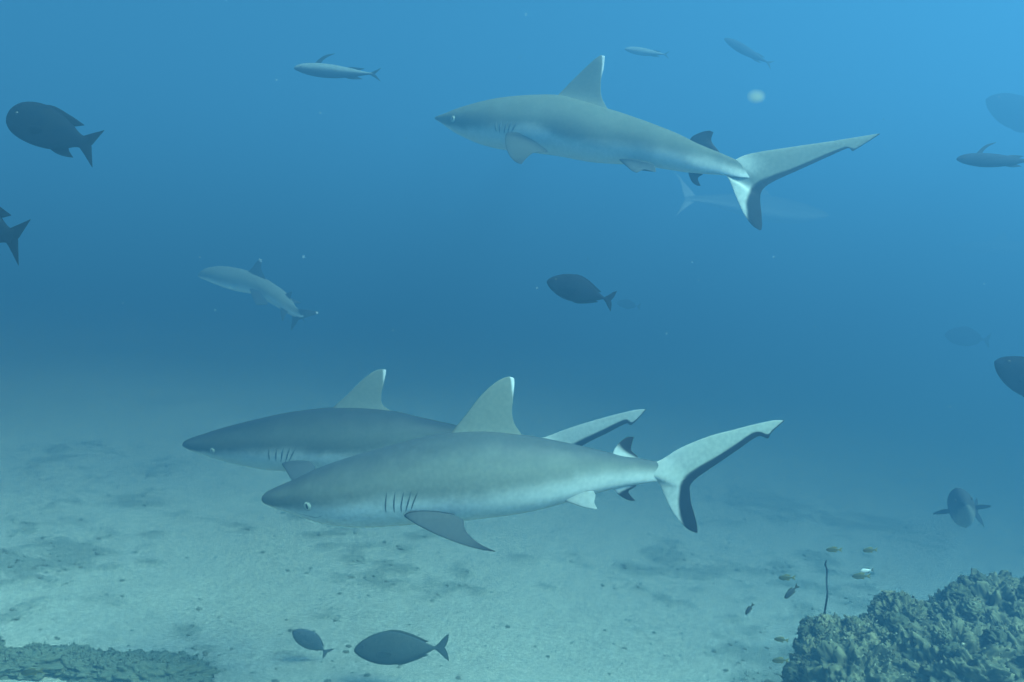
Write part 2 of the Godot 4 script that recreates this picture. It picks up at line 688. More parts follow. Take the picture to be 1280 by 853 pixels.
func build_reef() -> void:
	var m := scales_like()
	var root := thing("coral_outcrop", Vector3(2.0, floor_y(2.0, -3.0), -3.0), "rugged encrusted coral outcrop beside the tall thin whip coral", "coral")
	var o := root.position
	var shapes := []
	for i in 5:
		shapes.append(lump(100 + i * 7, 100, 150, 0.42, 2.8, m, lin(0.14, 0.16, 0.12), lin(0.46, 0.45, 0.29)))
	# [u, v, depth, radius across, radius up]
	var bits := [[1248, 776, 3.15, 0.15, 0.14], [1295, 780, 3.1, 0.15, 0.13], [1124, 782, 3.1, 0.09, 0.09], [1162, 794, 3.15, 0.10, 0.095],
		[1195, 790, 3.1, 0.11, 0.11], [1056, 814, 3.02, 0.10, 0.095], [1028, 806, 3.0, 0.065, 0.065], [1088, 812, 3.08, 0.10, 0.09],
		[1026, 838, 2.95, 0.08, 0.08], [1026, 884, 2.92, 0.10, 0.09], [1075, 866, 2.85, 0.15, 0.14], [1130, 846, 2.9, 0.16, 0.14], [1200, 852, 2.82, 0.18, 0.15], [1272, 850, 2.85, 0.2, 0.16],
		[1195, 960, 2.95, 0.38, 0.34], [1290, 940, 2.95, 0.5, 0.36], [1080, 985, 2.98, 0.22, 0.3], [1220, 1080, 2.95, 0.8, 0.5]]
	for i in bits.size():
		var b: Array = bits[i]
		var l := part("coral_lump", shapes[i % 5], root)
		l.basis = Basis.from_euler(Vector3(rng.randf() * 0.6, rng.randf() * TAU, rng.randf() * 0.6)).scaled(Vector3(b[3], b[4], b[3]) * 1.08)
		l.position = at(b[0], b[1], b[2]) - o
	var knobs := []
	for i in 6:
		knobs.append(lump(160 + i * 5, 28, 38, 0.5, 2.6, m, [lin(0.15, 0.17, 0.13), lin(0.34, 0.33, 0.22), lin(0.2, 0.23, 0.16)][i % 3], [lin(0.22, 0.24, 0.15), lin(0.6, 0.57, 0.36), lin(0.42, 0.42, 0.25)][i % 3]))
	for k in 190:
		var i := rng.randi() % 14
		var l: MeshInstance3D = root.get_child(i)
		var vs: PackedVector3Array = l.mesh.surface_get_arrays(0)[Mesh.ARRAY_VERTEX]
		var p := l.basis * vs[rng.randi() % vs.size()]
		if p.y < -0.03 or p.z < -0.09:
			continue
		var q := part("coral_knob", knobs[rng.randi() % 6], root)
		var rr := rng.randf_range(0.014, 0.042)
		q.basis = Basis.from_euler(Vector3(rng.randf() * TAU, rng.randf() * TAU, rng.randf() * TAU)).scaled(Vector3.ONE * rr)
		q.position = l.position + p
	# encrusting fronds, each a little curled blade
	var s := Shape.new()
	var rings := []
	var cols := []
	for i in 5:
		var t := i / 4.0
		var w := 0.6 * sin(PI * (0.18 + 0.75 * t)) + 0.03
		var ring := PackedVector3Array()
		for q in [[-w, 0.0], [0.0, 0.09], [w, 0.0], [0.0, -0.05]]:
			ring.append(Vector3(q[0], t, q[1] + 0.5 * t * t))
		rings.append(ring)
		cols.append(PackedColorArray([Color(1, 1, 1), Color(1, 1, 1), Color(1, 1, 1), Color(1, 1, 1)]))
	s.loft(rings, cols)
	var mm := MultiMesh.new()
	mm.transform_format = MultiMesh.TRANSFORM_3D
	mm.use_colors = true
	mm.mesh = s.done(m)
	var spots := []
	for i in root.get_child_count():
		var l: MeshInstance3D = root.get_child(i)
		var arr := l.mesh.surface_get_arrays(0)
		var vs: PackedVector3Array = arr[Mesh.ARRAY_VERTEX]
		var ns: PackedVector3Array = arr[Mesh.ARRAY_NORMAL]
		var count := 900 if i < 14 else 700 if i < bits.size() else 34
		for k in count:
			var j := rng.randi() % vs.size()
			var nn := (l.basis.inverse().transposed() * ns[j]).normalized()
			if nn.y < -0.35:
				continue
			spots.append([l.position + l.basis * vs[j], nn])
	mm.instance_count = spots.size()
	for i in spots.size():
		var n: Vector3 = spots[i][1]
		var lean := (n * 0.55 + Vector3(rng.randf_range(-0.9, 0.9), rng.randf_range(-0.5, 0.7), rng.randf_range(-0.9, 0.9))).normalized()
		var sx := lean.cross(Vector3(rng.randf_range(-1, 1), rng.randf_range(-1, 1), rng.randf_range(-1, 1))).normalized()
		var r := rng.randf_range(0.0035, 0.009)
		var b := Basis(sx * r, lean * r, sx.cross(lean) * r)
		mm.set_instance_transform(i, Transform3D(b, spots[i][0]))
		# each frond one of three growths, whichever comes up, wherever it sits
		var c: Color = [lin(0.26, 0.28, 0.19), lin(0.34, 0.33, 0.22), lin(0.42, 0.41, 0.27)][rng.randi() % 3]
		if rng.randf() < 0.13:
			c = lin(0.78, 0.76, 0.56)
		mm.set_instance_color(i, c)
	var mi := MultiMeshInstance3D.new()
	mi.name = "encrusting_fronds"
	mi.multimesh = mm
	root.add_child(mi)
	mi.set_meta("kind", "stuff")

	# whip coral standing on the outcrop
	var wrows := [[1030, 780], [1030.5, 770], [1032.5, 757], [1034.5, 742], [1033.5, 728], [1034, 714], [1032, 706], [1033.5, 700]]
	var wo := at(1031, 780, 3.0)
	var wt := thing("whip_coral", wo, "single thin upright whip coral rising from the outcrop edge", "coral")
	var ws := Shape.new()
	var wr := []
	var wc := []
	var wp := curve(wrows, 60)
	for i in 60:
		var p := at(wp[i][0], wp[i][1], 3.0 + 0.02 * sin(i * 0.2)) - wo
		var r := 0.0036 - 0.0010 * i / 60.0 + 0.0005 * sin(i * 1.9)
		if i > 57:
			r *= 0.6
		var ring := PackedVector3Array()
		var col := PackedColorArray()
		for j in 10:
			ring.append(p + Vector3(cos(TAU * j / 10), 0, sin(TAU * j / 10)) * r)
			col.append(lin(0.05, 0.06, 0.07))
		wr.append(ring)
		wc.append(col)
	ws.loft(wr, wc)
	part("stem", ws.done(scales), wt)

	# low weedy rock on the sand
	var lo := on_floor(88, 838)
	var low := thing("low_rock", lo, "long low weed-covered rock lying flat on the sand", "rock")
	for i in 9:
		var x := -0.52 + 0.125 * i + rng.randf_range(-0.03, 0.03)
		var l := part("rock_lump", lump(300 + i, 44, 60, 0.55, 2.0, m, lin(0.36, 0.42, 0.31), lin(0.62, 0.66, 0.48), 0.0), low)
		var r := rng.randf_range(0.10, 0.16)
		l.basis = Basis(Vector3.UP, rng.randf() * TAU).scaled(Vector3(r * 1.25, r * 0.5, r))
		var zz := rng.randf_range(-0.05, 0.08)
		l.position = Vector3(x, floor_y(lo.x + x, lo.z + zz) - lo.y + r * 0.15, zz)
	var tufts := MultiMesh.new()
	tufts.transform_format = MultiMesh.TRANSFORM_3D
	tufts.use_colors = true
	tufts.mesh = mm.mesh
	tufts.instance_count = 3600
	for i in 3600:
		var l: MeshInstance3D = low.get_child(i % 9)
		var vs: PackedVector3Array = l.mesh.surface_get_arrays(0)[Mesh.ARRAY_VERTEX] if i < 9 else tuft_at[i % 9]
		if i < 9:
			tuft_at.append(vs)
		var lean := Vector3(rng.randf_range(-0.8, 0.8), 1.0, rng.randf_range(-0.8, 0.8)).normalized()
		var sx := lean.cross(Vector3(rng.randf_range(-1, 1), 0.1, rng.randf_range(-1, 1))).normalized()
		var r := rng.randf_range(0.005, 0.014)
		tufts.set_instance_transform(i, Transform3D(Basis(sx * r, lean * r, sx.cross(lean) * r), l.position + l.basis * vs[rng.randi() % vs.size()]))
		tufts.set_instance_color(i, lin(0.36, 0.42, 0.3).lerp(lin(0.68, 0.71, 0.52), rng.randf()))
	var tm := MultiMeshInstance3D.new()
	tm.name = "weed_tufts"
	tm.multimesh = tufts
	low.add_child(tm)
	tm.set_meta("kind", "stuff")

# ---------------------------------------------------------------- the sharks
func build_sharks() -> void:
	var back := lin(0.0811, 0.0967, 0.101)
	var flank := lin(0.193, 0.208, 0.177)
	var belly := lin(0.592, 0.61, 0.574)
	var dark := lin(0.016, 0.018, 0.022)
	var pale := lin(0.556, 0.574, 0.556)
	var tipped := func(t: float, x: float, chord: float) -> Color:      # first dorsal: grey with a white rear tip
		var edge := (1.0 - x) * chord
		var tip := 1.0 - smoothstep(0.6, 1.1, edge / (0.0135 * smoothstep(0.45, 0.95, t) + 0.0005))
		return lin(0.183, 0.198, 0.168).lerp(lin(0.686, 0.686, 0.686), tip * smoothstep(0.62, 0.8, t))
	# tail: [span 0 upper tip .. 1 lower tip, band width] and the colours of its two lobes
	var tail := func(upper: Color, lower: Color, bands: Array) -> Callable:
		return func(t: float, x: float, chord: float) -> Color:
			var edge := (1.0 - x) * chord
			var w: float = table(bands, t, 1)
			var base := upper.lerp(lower, smoothstep(0.5, 0.64, t))
			base = base.lerp(lin(0.42, 0.445, 0.41), (1.0 - smoothstep(0.2, 0.75, x)) * (1.0 - smoothstep(0.08, 0.2, absf(t - 0.56))))
			return base.lerp(dark, 1.0 - smoothstep(w * 0.82, w * 1.1, edge))
	var even := func(c: Color) -> Callable:
		return func(_t: float, _x: float, _c: float) -> Color: return c
	var shaded := func(c: Color, d: Color) -> Callable:              # pectoral shade put into c; darker towards the tip, thin dark rear margin
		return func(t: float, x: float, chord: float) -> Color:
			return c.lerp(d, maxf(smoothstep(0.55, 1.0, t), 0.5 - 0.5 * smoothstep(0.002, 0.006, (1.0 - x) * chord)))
	var dipped := func(c: Color, d: Color) -> Callable:              # dark but for the base
		return func(t: float, x: float, _c: float) -> Color:
			return c.lerp(d, smoothstep(0.3, 0.5, t + 0.25 * x))
	var line := [[0.0, 0.86, 0.06], [0.08, 0.72, 0.10], [0.2, 0.62, 0.14], [0.34, 0.6, 0.12], [0.4, 0.66, 0.07], [0.5, 0.70, 0.13], [0.7, 0.60, 0.22], [0.88, 0.5, 0.3], [1.0, 0.62, 0.35]]

	# nearest shark, broadside
	shark("grey_reef_shark", "grey reef shark seen whole from snout to tail, low over sand, overlapping another", "reef sharks", {
		"seed": 3, "back": back, "flank": flank, "belly": belly, "line": line,
		"rows": [[329.4, 622.6, 624.4, 2.8593, 1.2], [330.2, 620.0, 626.5, 2.8582, 1.2], [332.5, 616.5, 629.0, 2.855, 1.2], [339.0, 612.0, 632.0, 2.8459, 1.2], [352.0, 606.0, 636.5, 2.8287, 1.18], [368.6, 599.0, 641.0, 2.8082, 1.1], [385.0, 591.0, 646.5, 2.7897, 1.0], [400.0, 584.5, 651.5, 2.774, 0.94], [418.0, 577.8, 655.5, 2.7568, 0.9], [442.0, 570.0, 658.0, 2.7365, 0.87], [471.0, 561.8, 658.0, 2.7158, 0.85], [500.0, 554.0, 656.0, 2.699, 0.83], [530.0, 547.0, 653.5, 2.6857, 0.82], [567.0, 540.0, 651.0, 2.6745, 0.8], [600.0, 538.5, 647.5, 2.6696, 0.79], [628.0, 540.5, 644.5, 2.6693, 0.77], [663.0, 545.5, 639.0, 2.6738, 0.75], [697.0, 551.4, 630.5, 2.684, 0.73], [732.0, 559.0, 620.0, 2.7007, 0.69], [766.0, 567.0, 611.0, 2.728, 0.63], [800.0, 573.5, 605.0, 2.752, 0.46], [814.0, 576.0, 603.0, 2.76, 0.345], [826.0, 578.5, 602.0, 2.764, 0.235], [835.0, 581.0, 602.0, 2.765, 0.15], [844.0, 583.5, 602.0, 2.765, 0.075], [852.0, 586.0, 601.5, 2.765, 0.025], [858.0, 589.0, 600.5, 2.765, 0.01]],
		"fins": [
			{"lead": [[560, 546], [568, 536], [581, 520.5], [601, 494.7], [618.4, 479], [630, 472.5], [637, 471]], "trail": [[652, 556], [652, 544], [643.5, 531], [640, 516], [641.6, 496], [643, 480], [642.5, 473]], "tint": tipped, "thick": 0.045, "flare": 0.016},
			{"lead": [[764, 571], [768, 562], [775, 553], [783, 547], [787, 546]], "trail": [[796, 577], [797, 571], [789, 563], [790.5, 553], [792.5, 546.6]], "tint": dipped.call(lin(0.456, 0.477, 0.456), dark), "thick": 0.05, "flare": 0.007, "n": 24},
			{"lead": [[764, 606], [768, 613], [775, 620], [784, 625], [790, 626.5]], "trail": [[793, 602], [795, 608], [786, 614], [788.5, 620], [794.5, 625.8]], "tint": dipped.call(pale, dark), "thick": 0.05, "flare": 0.006, "n": 24},
			{"lead": [[979.5, 525.8], [969, 525.6], [958, 527.5], [938, 532], [915, 538], [886.6, 545.5], [852, 559.5], [830, 573], [804, 588], [823, 604], [835, 629], [843, 643], [852, 654.5], [861, 662.5], [871, 666.6]], "trail": [[980, 527], [964.5, 541], [960, 548.3], [947, 546], [921, 563.4], [893.4, 582.3], [875, 594.8], [866, 602.5], [862.5, 609], [862.8, 618], [864, 629], [867, 639], [869.4, 648], [871.5, 658], [872, 665.5]], "tint": tail.call(lin(0.385, 0.416, 0.365), lin(0.527, 0.548, 0.507), [[0.0, 0.004], [0.15, 0.014], [0.4, 0.025], [0.55, 0.03], [0.8, 0.045], [1.0, 0.04]]), "thick": 0.024, "flare": 0.0, "n": 110, "m": 28},
		],
		"pairs": [
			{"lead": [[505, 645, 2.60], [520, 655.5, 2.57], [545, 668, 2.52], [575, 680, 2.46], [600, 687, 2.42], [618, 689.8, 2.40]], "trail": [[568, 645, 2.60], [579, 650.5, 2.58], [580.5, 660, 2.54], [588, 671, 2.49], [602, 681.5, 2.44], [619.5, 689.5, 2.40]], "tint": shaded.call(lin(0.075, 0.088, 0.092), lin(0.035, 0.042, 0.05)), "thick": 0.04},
			{"lead": [[704, 626, 2.655], [716, 630, 2.64], [730, 634.5, 2.63], [745, 637, 2.62]], "trail": [[742, 614, 2.67], [744.5, 620, 2.655], [743, 628, 2.64], [746.5, 636, 2.625]], "tint": even.call(lin(0.284, 0.304, 0.294)), "thick": 0.05, "flare": 0.006},
		],
		"eye": [384.5, 632.5, 0.0132],
		"gills": [{"pts": [[483.5, 616], [482, 630], [482.5, 641]], "w": 0.0045, "h": 0.0018}, {"pts": [[494, 615], [492.5, 629], [493, 641]], "w": 0.0045, "h": 0.0018}, {"pts": [[505, 615], [502, 629], [501.5, 641]], "w": 0.0045, "h": 0.0018}, {"pts": [[514, 615], [510, 629], [507, 640]], "w": 0.0045, "h": 0.0018}, {"pts": [[522.5, 615], [517.5, 627], [513.5, 638]], "w": 0.0045, "h": 0.0018}],
		"mouth": {"pts": [[372, 640.5], [384, 643.5], [396, 646.5], [404, 644]], "w": 0.004, "h": 0.001},
	})

	# second shark, behind it
	shark("grey_reef_shark", "grey reef shark half hidden behind another, only head, back and upper tail showing", "reef sharks", {
		"seed": 11, "back": lin(0.045, 0.055, 0.06), "flank": lin(0.115, 0.13, 0.115), "belly": belly, "line": line,
		"rows": [[229.4, 554.6, 556.6, 3.9594, 1.2], [230.2, 553.0, 558.0, 3.9577, 1.2], [233.0, 550.5, 560.0, 3.9519, 1.2], [240.0, 547.3, 563.0, 3.9375, 1.18], [250.0, 544.0, 566.5, 3.9178, 1.1], [264.0, 539.5, 570.5, 3.8913, 1.05], [282.0, 534.0, 576.0, 3.8595, 0.95], [305.0, 528.0, 581.5, 3.8223, 0.9], [330.0, 522.0, 586.0, 3.7861, 0.86], [352.0, 517.2, 588.0, 3.7576, 0.84], [387.0, 512.0, 589.5, 3.7187, 0.82], [418.0, 509.5, 590.0, 3.6908, 0.8], [450.0, 509.5, 588.5, 3.668, 0.8], [487.0, 513.5, 585.0, 3.6495, 0.78], [520.0, 520.5, 581.0, 3.6402, 0.75], [571.0, 532.5, 577.5, 3.6395, 0.73], [600.0, 541.0, 575.5, 3.6468, 0.72], [630.0, 550.0, 574.0, 3.6608, 0.72], [648.0, 555.0, 573.5, 3.6724, 0.55], [660.0, 558.0, 573.5, 3.6816, 0.24], [672.0, 562.0, 573.0, 3.692, 0.1], [686.0, 566.0, 572.0, 3.7056, 0.04]],
		"fins": [
			{"lead": [[410, 516], [418, 508], [432.5, 495], [450, 477.5], [463, 467], [470, 463], [476, 461.8]], "trail": [[488, 522], [487, 513.5], [478, 506], [476.5, 494], [479.5, 480], [482, 468], [482.5, 462.5]], "tint": tipped, "flare": 0.016},
			{"lead": [[598, 546], [604, 538], [612, 531], [618, 530]], "trail": [[632, 556], [631, 550], [622, 541], [622, 531]], "tint": dipped.call(lin(0.304, 0.324, 0.304), dark), "flare": 0.006, "n": 18},
			{"lead": [[807, 511.8], [795, 512.5], [775, 517], [740, 526.5], [710, 536], [687, 544.5], [665, 552.5], [650, 563], [655, 575], [661, 588], [670, 602], [680, 614], [690, 621]], "trail": [[807.5, 512.8], [790, 531], [782, 530], [757, 542.5], [733, 554.5], [714, 566], [702, 573], [694, 579], [692, 586], [690, 594], [689, 602], [690, 610], [692, 620]], "tint": tail.call(lin(0.406, 0.436, 0.406), pale, [[0.0, 0.004], [0.15, 0.018], [0.4, 0.03], [0.55, 0.03], [1.0, 0.035]]), "thick": 0.024, "flare": 0.0, "n": 90, "m": 26},
		],
		"pairs": [
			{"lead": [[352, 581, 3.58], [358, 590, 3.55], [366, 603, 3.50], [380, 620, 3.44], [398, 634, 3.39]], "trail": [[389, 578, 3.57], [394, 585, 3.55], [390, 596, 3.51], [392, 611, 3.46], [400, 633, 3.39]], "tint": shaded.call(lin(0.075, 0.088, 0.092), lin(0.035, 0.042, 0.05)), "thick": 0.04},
			{"lead": [[535, 577, 3.60], [545, 584, 3.58], [560, 589, 3.56]], "trail": [[565, 574, 3.61], [563, 580, 3.59], [563, 588, 3.57]], "tint": even.call(pale), "flare": 0.006},
		],
		"eye": [266.0, 563.5, 0.0125],
		"gills": [{"pts": [[336.5, 560], [336, 568], [336.5, 576]], "w": 0.0065, "h": 0.0024}, {"pts": [[346.5, 559.5], [345, 568], [345, 577]], "w": 0.0065, "h": 0.0024}, {"pts": [[354.5, 559.5], [352.5, 568], [351, 578]], "w": 0.0065, "h": 0.0024}, {"pts": [[362, 560], [359.5, 568], [356.5, 578]], "w": 0.0065, "h": 0.0024}, {"pts": [[369, 561], [365.5, 568], [361, 577]], "w": 0.0065, "h": 0.0024}],
	})

	# shark swimming above, head turned away
	shark("grey_reef_shark", "grey reef shark swimming high in open water with dark-edged tail nearer than its head", "reef sharks", {
		"seed": 21, "back": lin(0.105, 0.118, 0.098), "flank": lin(0.15, 0.165, 0.138), "belly": lin(0.61, 0.628, 0.592), "line": line,
		"rows": [[544.6, 147.0, 148.6, 3.95, 1.3], [545.6, 146.0, 149.6, 3.9437, 1.3], [549.0, 144.8, 151.4, 3.925, 1.3], [558.0, 142.0, 157.0, 3.875, 1.25], [568.0, 138.6, 163.5, 3.825, 1.15], [578.0, 134.9, 169.5, 3.7875, 1.05], [596.0, 129.4, 178.5, 3.725, 0.95], [615.0, 124.7, 184.5, 3.675, 0.9], [634.0, 121.6, 188.0, 3.6375, 0.87], [662.0, 119.0, 190.5, 3.5875, 0.84], [699.0, 118.5, 195.5, 3.525, 0.82], [722.0, 124.0, 200.0, 3.4875, 0.8], [745.0, 131.0, 203.5, 3.4437, 0.79], [777.0, 141.0, 205.5, 3.3875, 0.77], [800.0, 148.8, 207.0, 3.35, 0.75], [820.0, 156.0, 209.7, 3.3125, 0.74], [843.6, 165.5, 213.5, 3.275, 0.68], [865.0, 175.5, 216.5, 3.234, 0.58], [890.0, 186.8, 218.2, 3.204, 0.41], [904.0, 192.5, 219.2, 3.19, 0.29], [915.0, 197.5, 220.5, 3.182, 0.2], [923.0, 200.5, 221.5, 3.18, 0.135], [932.0, 204.0, 222.0, 3.18, 0.07], [940.0, 207.5, 222.0, 3.18, 0.025], [946.0, 211.0, 221.5, 3.18, 0.01]],
		"fins": [
			{"lead": [[692, 124], [700, 116.5], [715, 101], [732.5, 84], [744, 73.5], [751, 69]], "trail": [[762, 144], [759.5, 136.3], [752, 121], [751, 102], [754.5, 86], [756, 70]], "tint": tipped, "flare": 0.016},
			{"lead": [[860, 178], [866, 170.5], [877.5, 165], [887, 163.3]], "trail": [[900, 197], [900, 191], [889.5, 176.5], [892, 165.3]], "tint": even.call(dark), "flare": 0.007, "n": 22},
			{"lead": [[860, 213], [862, 221], [866, 228.5], [872, 232.3]], "trail": [[879, 212], [879, 217.5], [872.5, 223], [876, 232.5]], "tint": even.call(dark), "flare": 0.006, "n": 20},
			{"lead": [[1099.5, 166.8], [1080, 170], [1060, 173.2], [1035, 177.2], [1000, 182.2], [950, 189.8], [930, 194.5], [914, 202], [892, 208], [909, 221], [917.5, 240], [924, 255], [930, 267.5], [940, 281.5], [949.5, 288]], "trail": [[1100, 168], [1070, 187], [1065, 188.3], [1060, 185.4], [1037.5, 195], [1000, 212], [970, 225.5], [957, 233.5], [951.5, 241], [950.3, 250], [951, 258], [952, 266], [952.5, 274], [952.8, 281], [952, 287.5]], "tint": tail.call(lin(0.162, 0.183, 0.162), lin(0.558, 0.578, 0.537), [[0.0, 0.006], [0.2, 0.013], [0.42, 0.024], [0.55, 0.036], [0.75, 0.06], [1.0, 0.05]]), "thick": 0.024, "flare": 0.0, "n": 110, "m": 28},
		],
		"pairs": [
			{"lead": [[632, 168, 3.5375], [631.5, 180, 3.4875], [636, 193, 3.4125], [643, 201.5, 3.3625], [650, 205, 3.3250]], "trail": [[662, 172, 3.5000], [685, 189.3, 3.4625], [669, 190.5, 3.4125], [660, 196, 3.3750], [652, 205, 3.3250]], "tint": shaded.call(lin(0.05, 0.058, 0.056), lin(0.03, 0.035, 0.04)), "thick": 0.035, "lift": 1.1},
			{"lead": [[774, 200, 3.3250], [782, 207, 3.3000], [789, 213, 3.2750], [795, 215.8, 3.2625]], "trail": [[818, 206, 3.2625], [819.5, 215, 3.2500], [808, 211.3, 3.2625], [797, 215.6, 3.2625]], "tint": even.call(lin(0.0608, 0.071, 0.0811)), "thick": 0.04, "flare": 0.005, "lift": 1.2},
		],
		"eye": [566.5, 149.0, 0.0125],
		"gills": [{"pts": [[620, 151], [619.5, 158], [620.5, 165]], "w": 0.008, "h": 0.003}, {"pts": [[627, 151], [625, 158], [624.5, 166]], "w": 0.008, "h": 0.003}, {"pts": [[634, 152], [631.5, 159], [630, 167]], "w": 0.008, "h": 0.003}, {"pts": [[640, 152], [637, 158], [634.5, 166]], "w": 0.008, "h": 0.003}, {"pts": [[646.5, 153], [643, 158], [639.5, 165]], "w": 0.008, "h": 0.003}],
	})

	# whitetip reef shark in the distance
	var spot := func(t: float, _x: float, _c: float) -> Color: return lin(0.039, 0.0455, 0.052).lerp(lin(0.62, 0.63, 0.6), smoothstep(0.82, 0.9, t))
	var grey := even.call(lin(0.039, 0.0455, 0.052))
	shark("whitetip_reef_shark", "small far-off shark with white tips on its dorsal and tail fins", "reef sharks", {
		"seed": 31, "back": lin(0.15, 0.17, 0.15), "flank": lin(0.22, 0.24, 0.2), "belly": lin(0.862, 0.88, 0.805), "line": [[0.0, 0.7, 0.1], [1.0, 0.6, 0.25]], "fine": 60, "seg": 36,
		"rows": [[248.0, 343.5, 345.0, 7.319, 1.2], [252.0, 340.0, 347.8, 7.302, 1.2], [260.0, 334.8, 351.0, 7.251, 1.1], [275.0, 332.5, 357.0, 7.165, 0.95], [292.0, 334.5, 363.0, 7.063, 0.88], [308.0, 338.5, 366.0, 6.978, 0.85], [322.0, 344.5, 369.0, 6.893, 0.8], [337.0, 352.5, 377.5, 6.808, 0.78], [352.0, 363.0, 386.5, 6.723, 0.75], [362.0, 374.0, 393.0, 6.664, 0.6], [368.0, 382.0, 396.0, 6.629, 0.4], [374.0, 388.0, 397.0, 6.587, 0.12], [379.0, 391.0, 396.5, 6.561, 0.05]],
		"fins": [
			{"lead": [[308, 342], [314, 336], [320, 328], [324, 323.5]], "trail": [[333, 353], [331, 347], [326.5, 336], [327.5, 325]], "tint": spot},
			{"lead": [[354, 370], [358, 367], [364, 364.5]], "trail": [[364, 378], [363, 373], [365, 366]], "tint": grey, "n": 12, "flare": 0.006},
			{"lead": [[366, 386], [380, 387], [391, 388.5], [397, 390]], "trail": [[374, 400], [381, 397.5], [391, 394.5], [397.5, 392.5]], "tint": spot, "flare": 0.004},
			{"lead": [[365, 392], [365, 400], [364, 407], [363.5, 413]], "trail": [[376, 394], [372, 402], [368, 408], [364.5, 413]], "tint": grey, "flare": 0.004},
		],
		"pairs": [
			{"lead": [[312, 362, 6.766], [316, 373, 6.680], [320, 381, 6.595]], "trail": [[327, 367, 6.748], [334, 377, 6.680], [334, 381, 6.638]], "tint": grey, "lift": 0.0},
			{"lead": [[350, 384, 6.638], [351, 393, 6.604], [352.5, 401, 6.570]], "trail": [[360, 390, 6.604], [357, 394, 6.587], [354, 401, 6.570]], "tint": grey, "flare": 0.006, "lift": -0.3},
		],
	})

	# two sharks almost lost in the blue
	shark("distant_reef_shark", "faint pale shark far off, forked tail showing below the high-swimming shark", "reef sharks", {
		"seed": 41, "back": back, "flank": flank, "belly": belly, "line": [[0.0, 0.6, 0.2], [1.0, 0.6, 0.2]], "fine": 40, "seg": 28,
		"rows": [[1036.0, 268.0, 270.0, 14.941, 1.1], [1020.0, 260.0, 276.0, 14.812, 1.0], [990.0, 250.0, 280.0, 14.554, 0.9], [952.0, 243.0, 276.0, 14.297, 0.85], [915.0, 241.5, 265.0, 13.910, 0.8], [885.0, 243.5, 256.0, 13.653, 0.8], [868.0, 244.5, 252.5, 13.459, 0.6], [858.0, 246.0, 250.0, 13.395, 0.2]],
		"fins": [
			{"lead": [[966, 248], [958, 238], [948, 228]], "trail": [[940, 246], [938, 242], [944, 229]], "tint": even.call(flank), "n": 14},
			{"lead": [[870, 246], [862, 236], [854, 226], [843, 214]], "trail": [[858, 252], [854, 240], [851, 228], [842.5, 214.5]], "tint": even.call(pale), "flare": 0.004},
			{"lead": [[870, 251], [862, 257], [855, 262], [846.5, 269]], "trail": [[858, 245], [855, 253], [851, 260], [846, 268.6]], "tint": even.call(pale), "flare": 0.004},
		],
	})
	shark("distant_reef_shark", "ghostly pale shark shape barely visible through the water behind other fish", "reef sharks", {
		"seed": 43, "back": back, "flank": flank, "belly": belly, "line": [[0.0, 0.6, 0.2], [1.0, 0.6, 0.2]], "fine": 40, "seg": 28,
		"rows": [[1188.0, 309.5, 311.0, 16.229, 1.1], [1196.0, 306.0, 313.5, 16.100, 1.0], [1215.0, 303.0, 317.0, 15.971, 0.9], [1245.0, 300.5, 319.0, 15.842, 0.85], [1280.0, 302.0, 317.0, 15.714, 0.8], [1310.0, 304.5, 313.0, 15.585, 0.8], [1330.0, 306.0, 310.5, 15.456, 0.6]],
		"fins": [
			{"lead": [[1236, 304], [1246, 295], [1256, 289]], "trail": [[1262, 304], [1259, 300], [1258, 290]], "tint": even.call(flank), "n": 14},
			{"lead": [[1322, 307], [1336, 299], [1354, 290]], "trail": [[1334, 311], [1340, 303], [1355, 291]], "tint": even.call(pale), "flare": 0.004},
			{"lead": [[1322, 309], [1332, 315], [1338, 323]], "trail": [[1334, 306], [1337, 314], [1339.5, 322.5]], "tint": even.call(pale), "flare": 0.004},
		],
	})

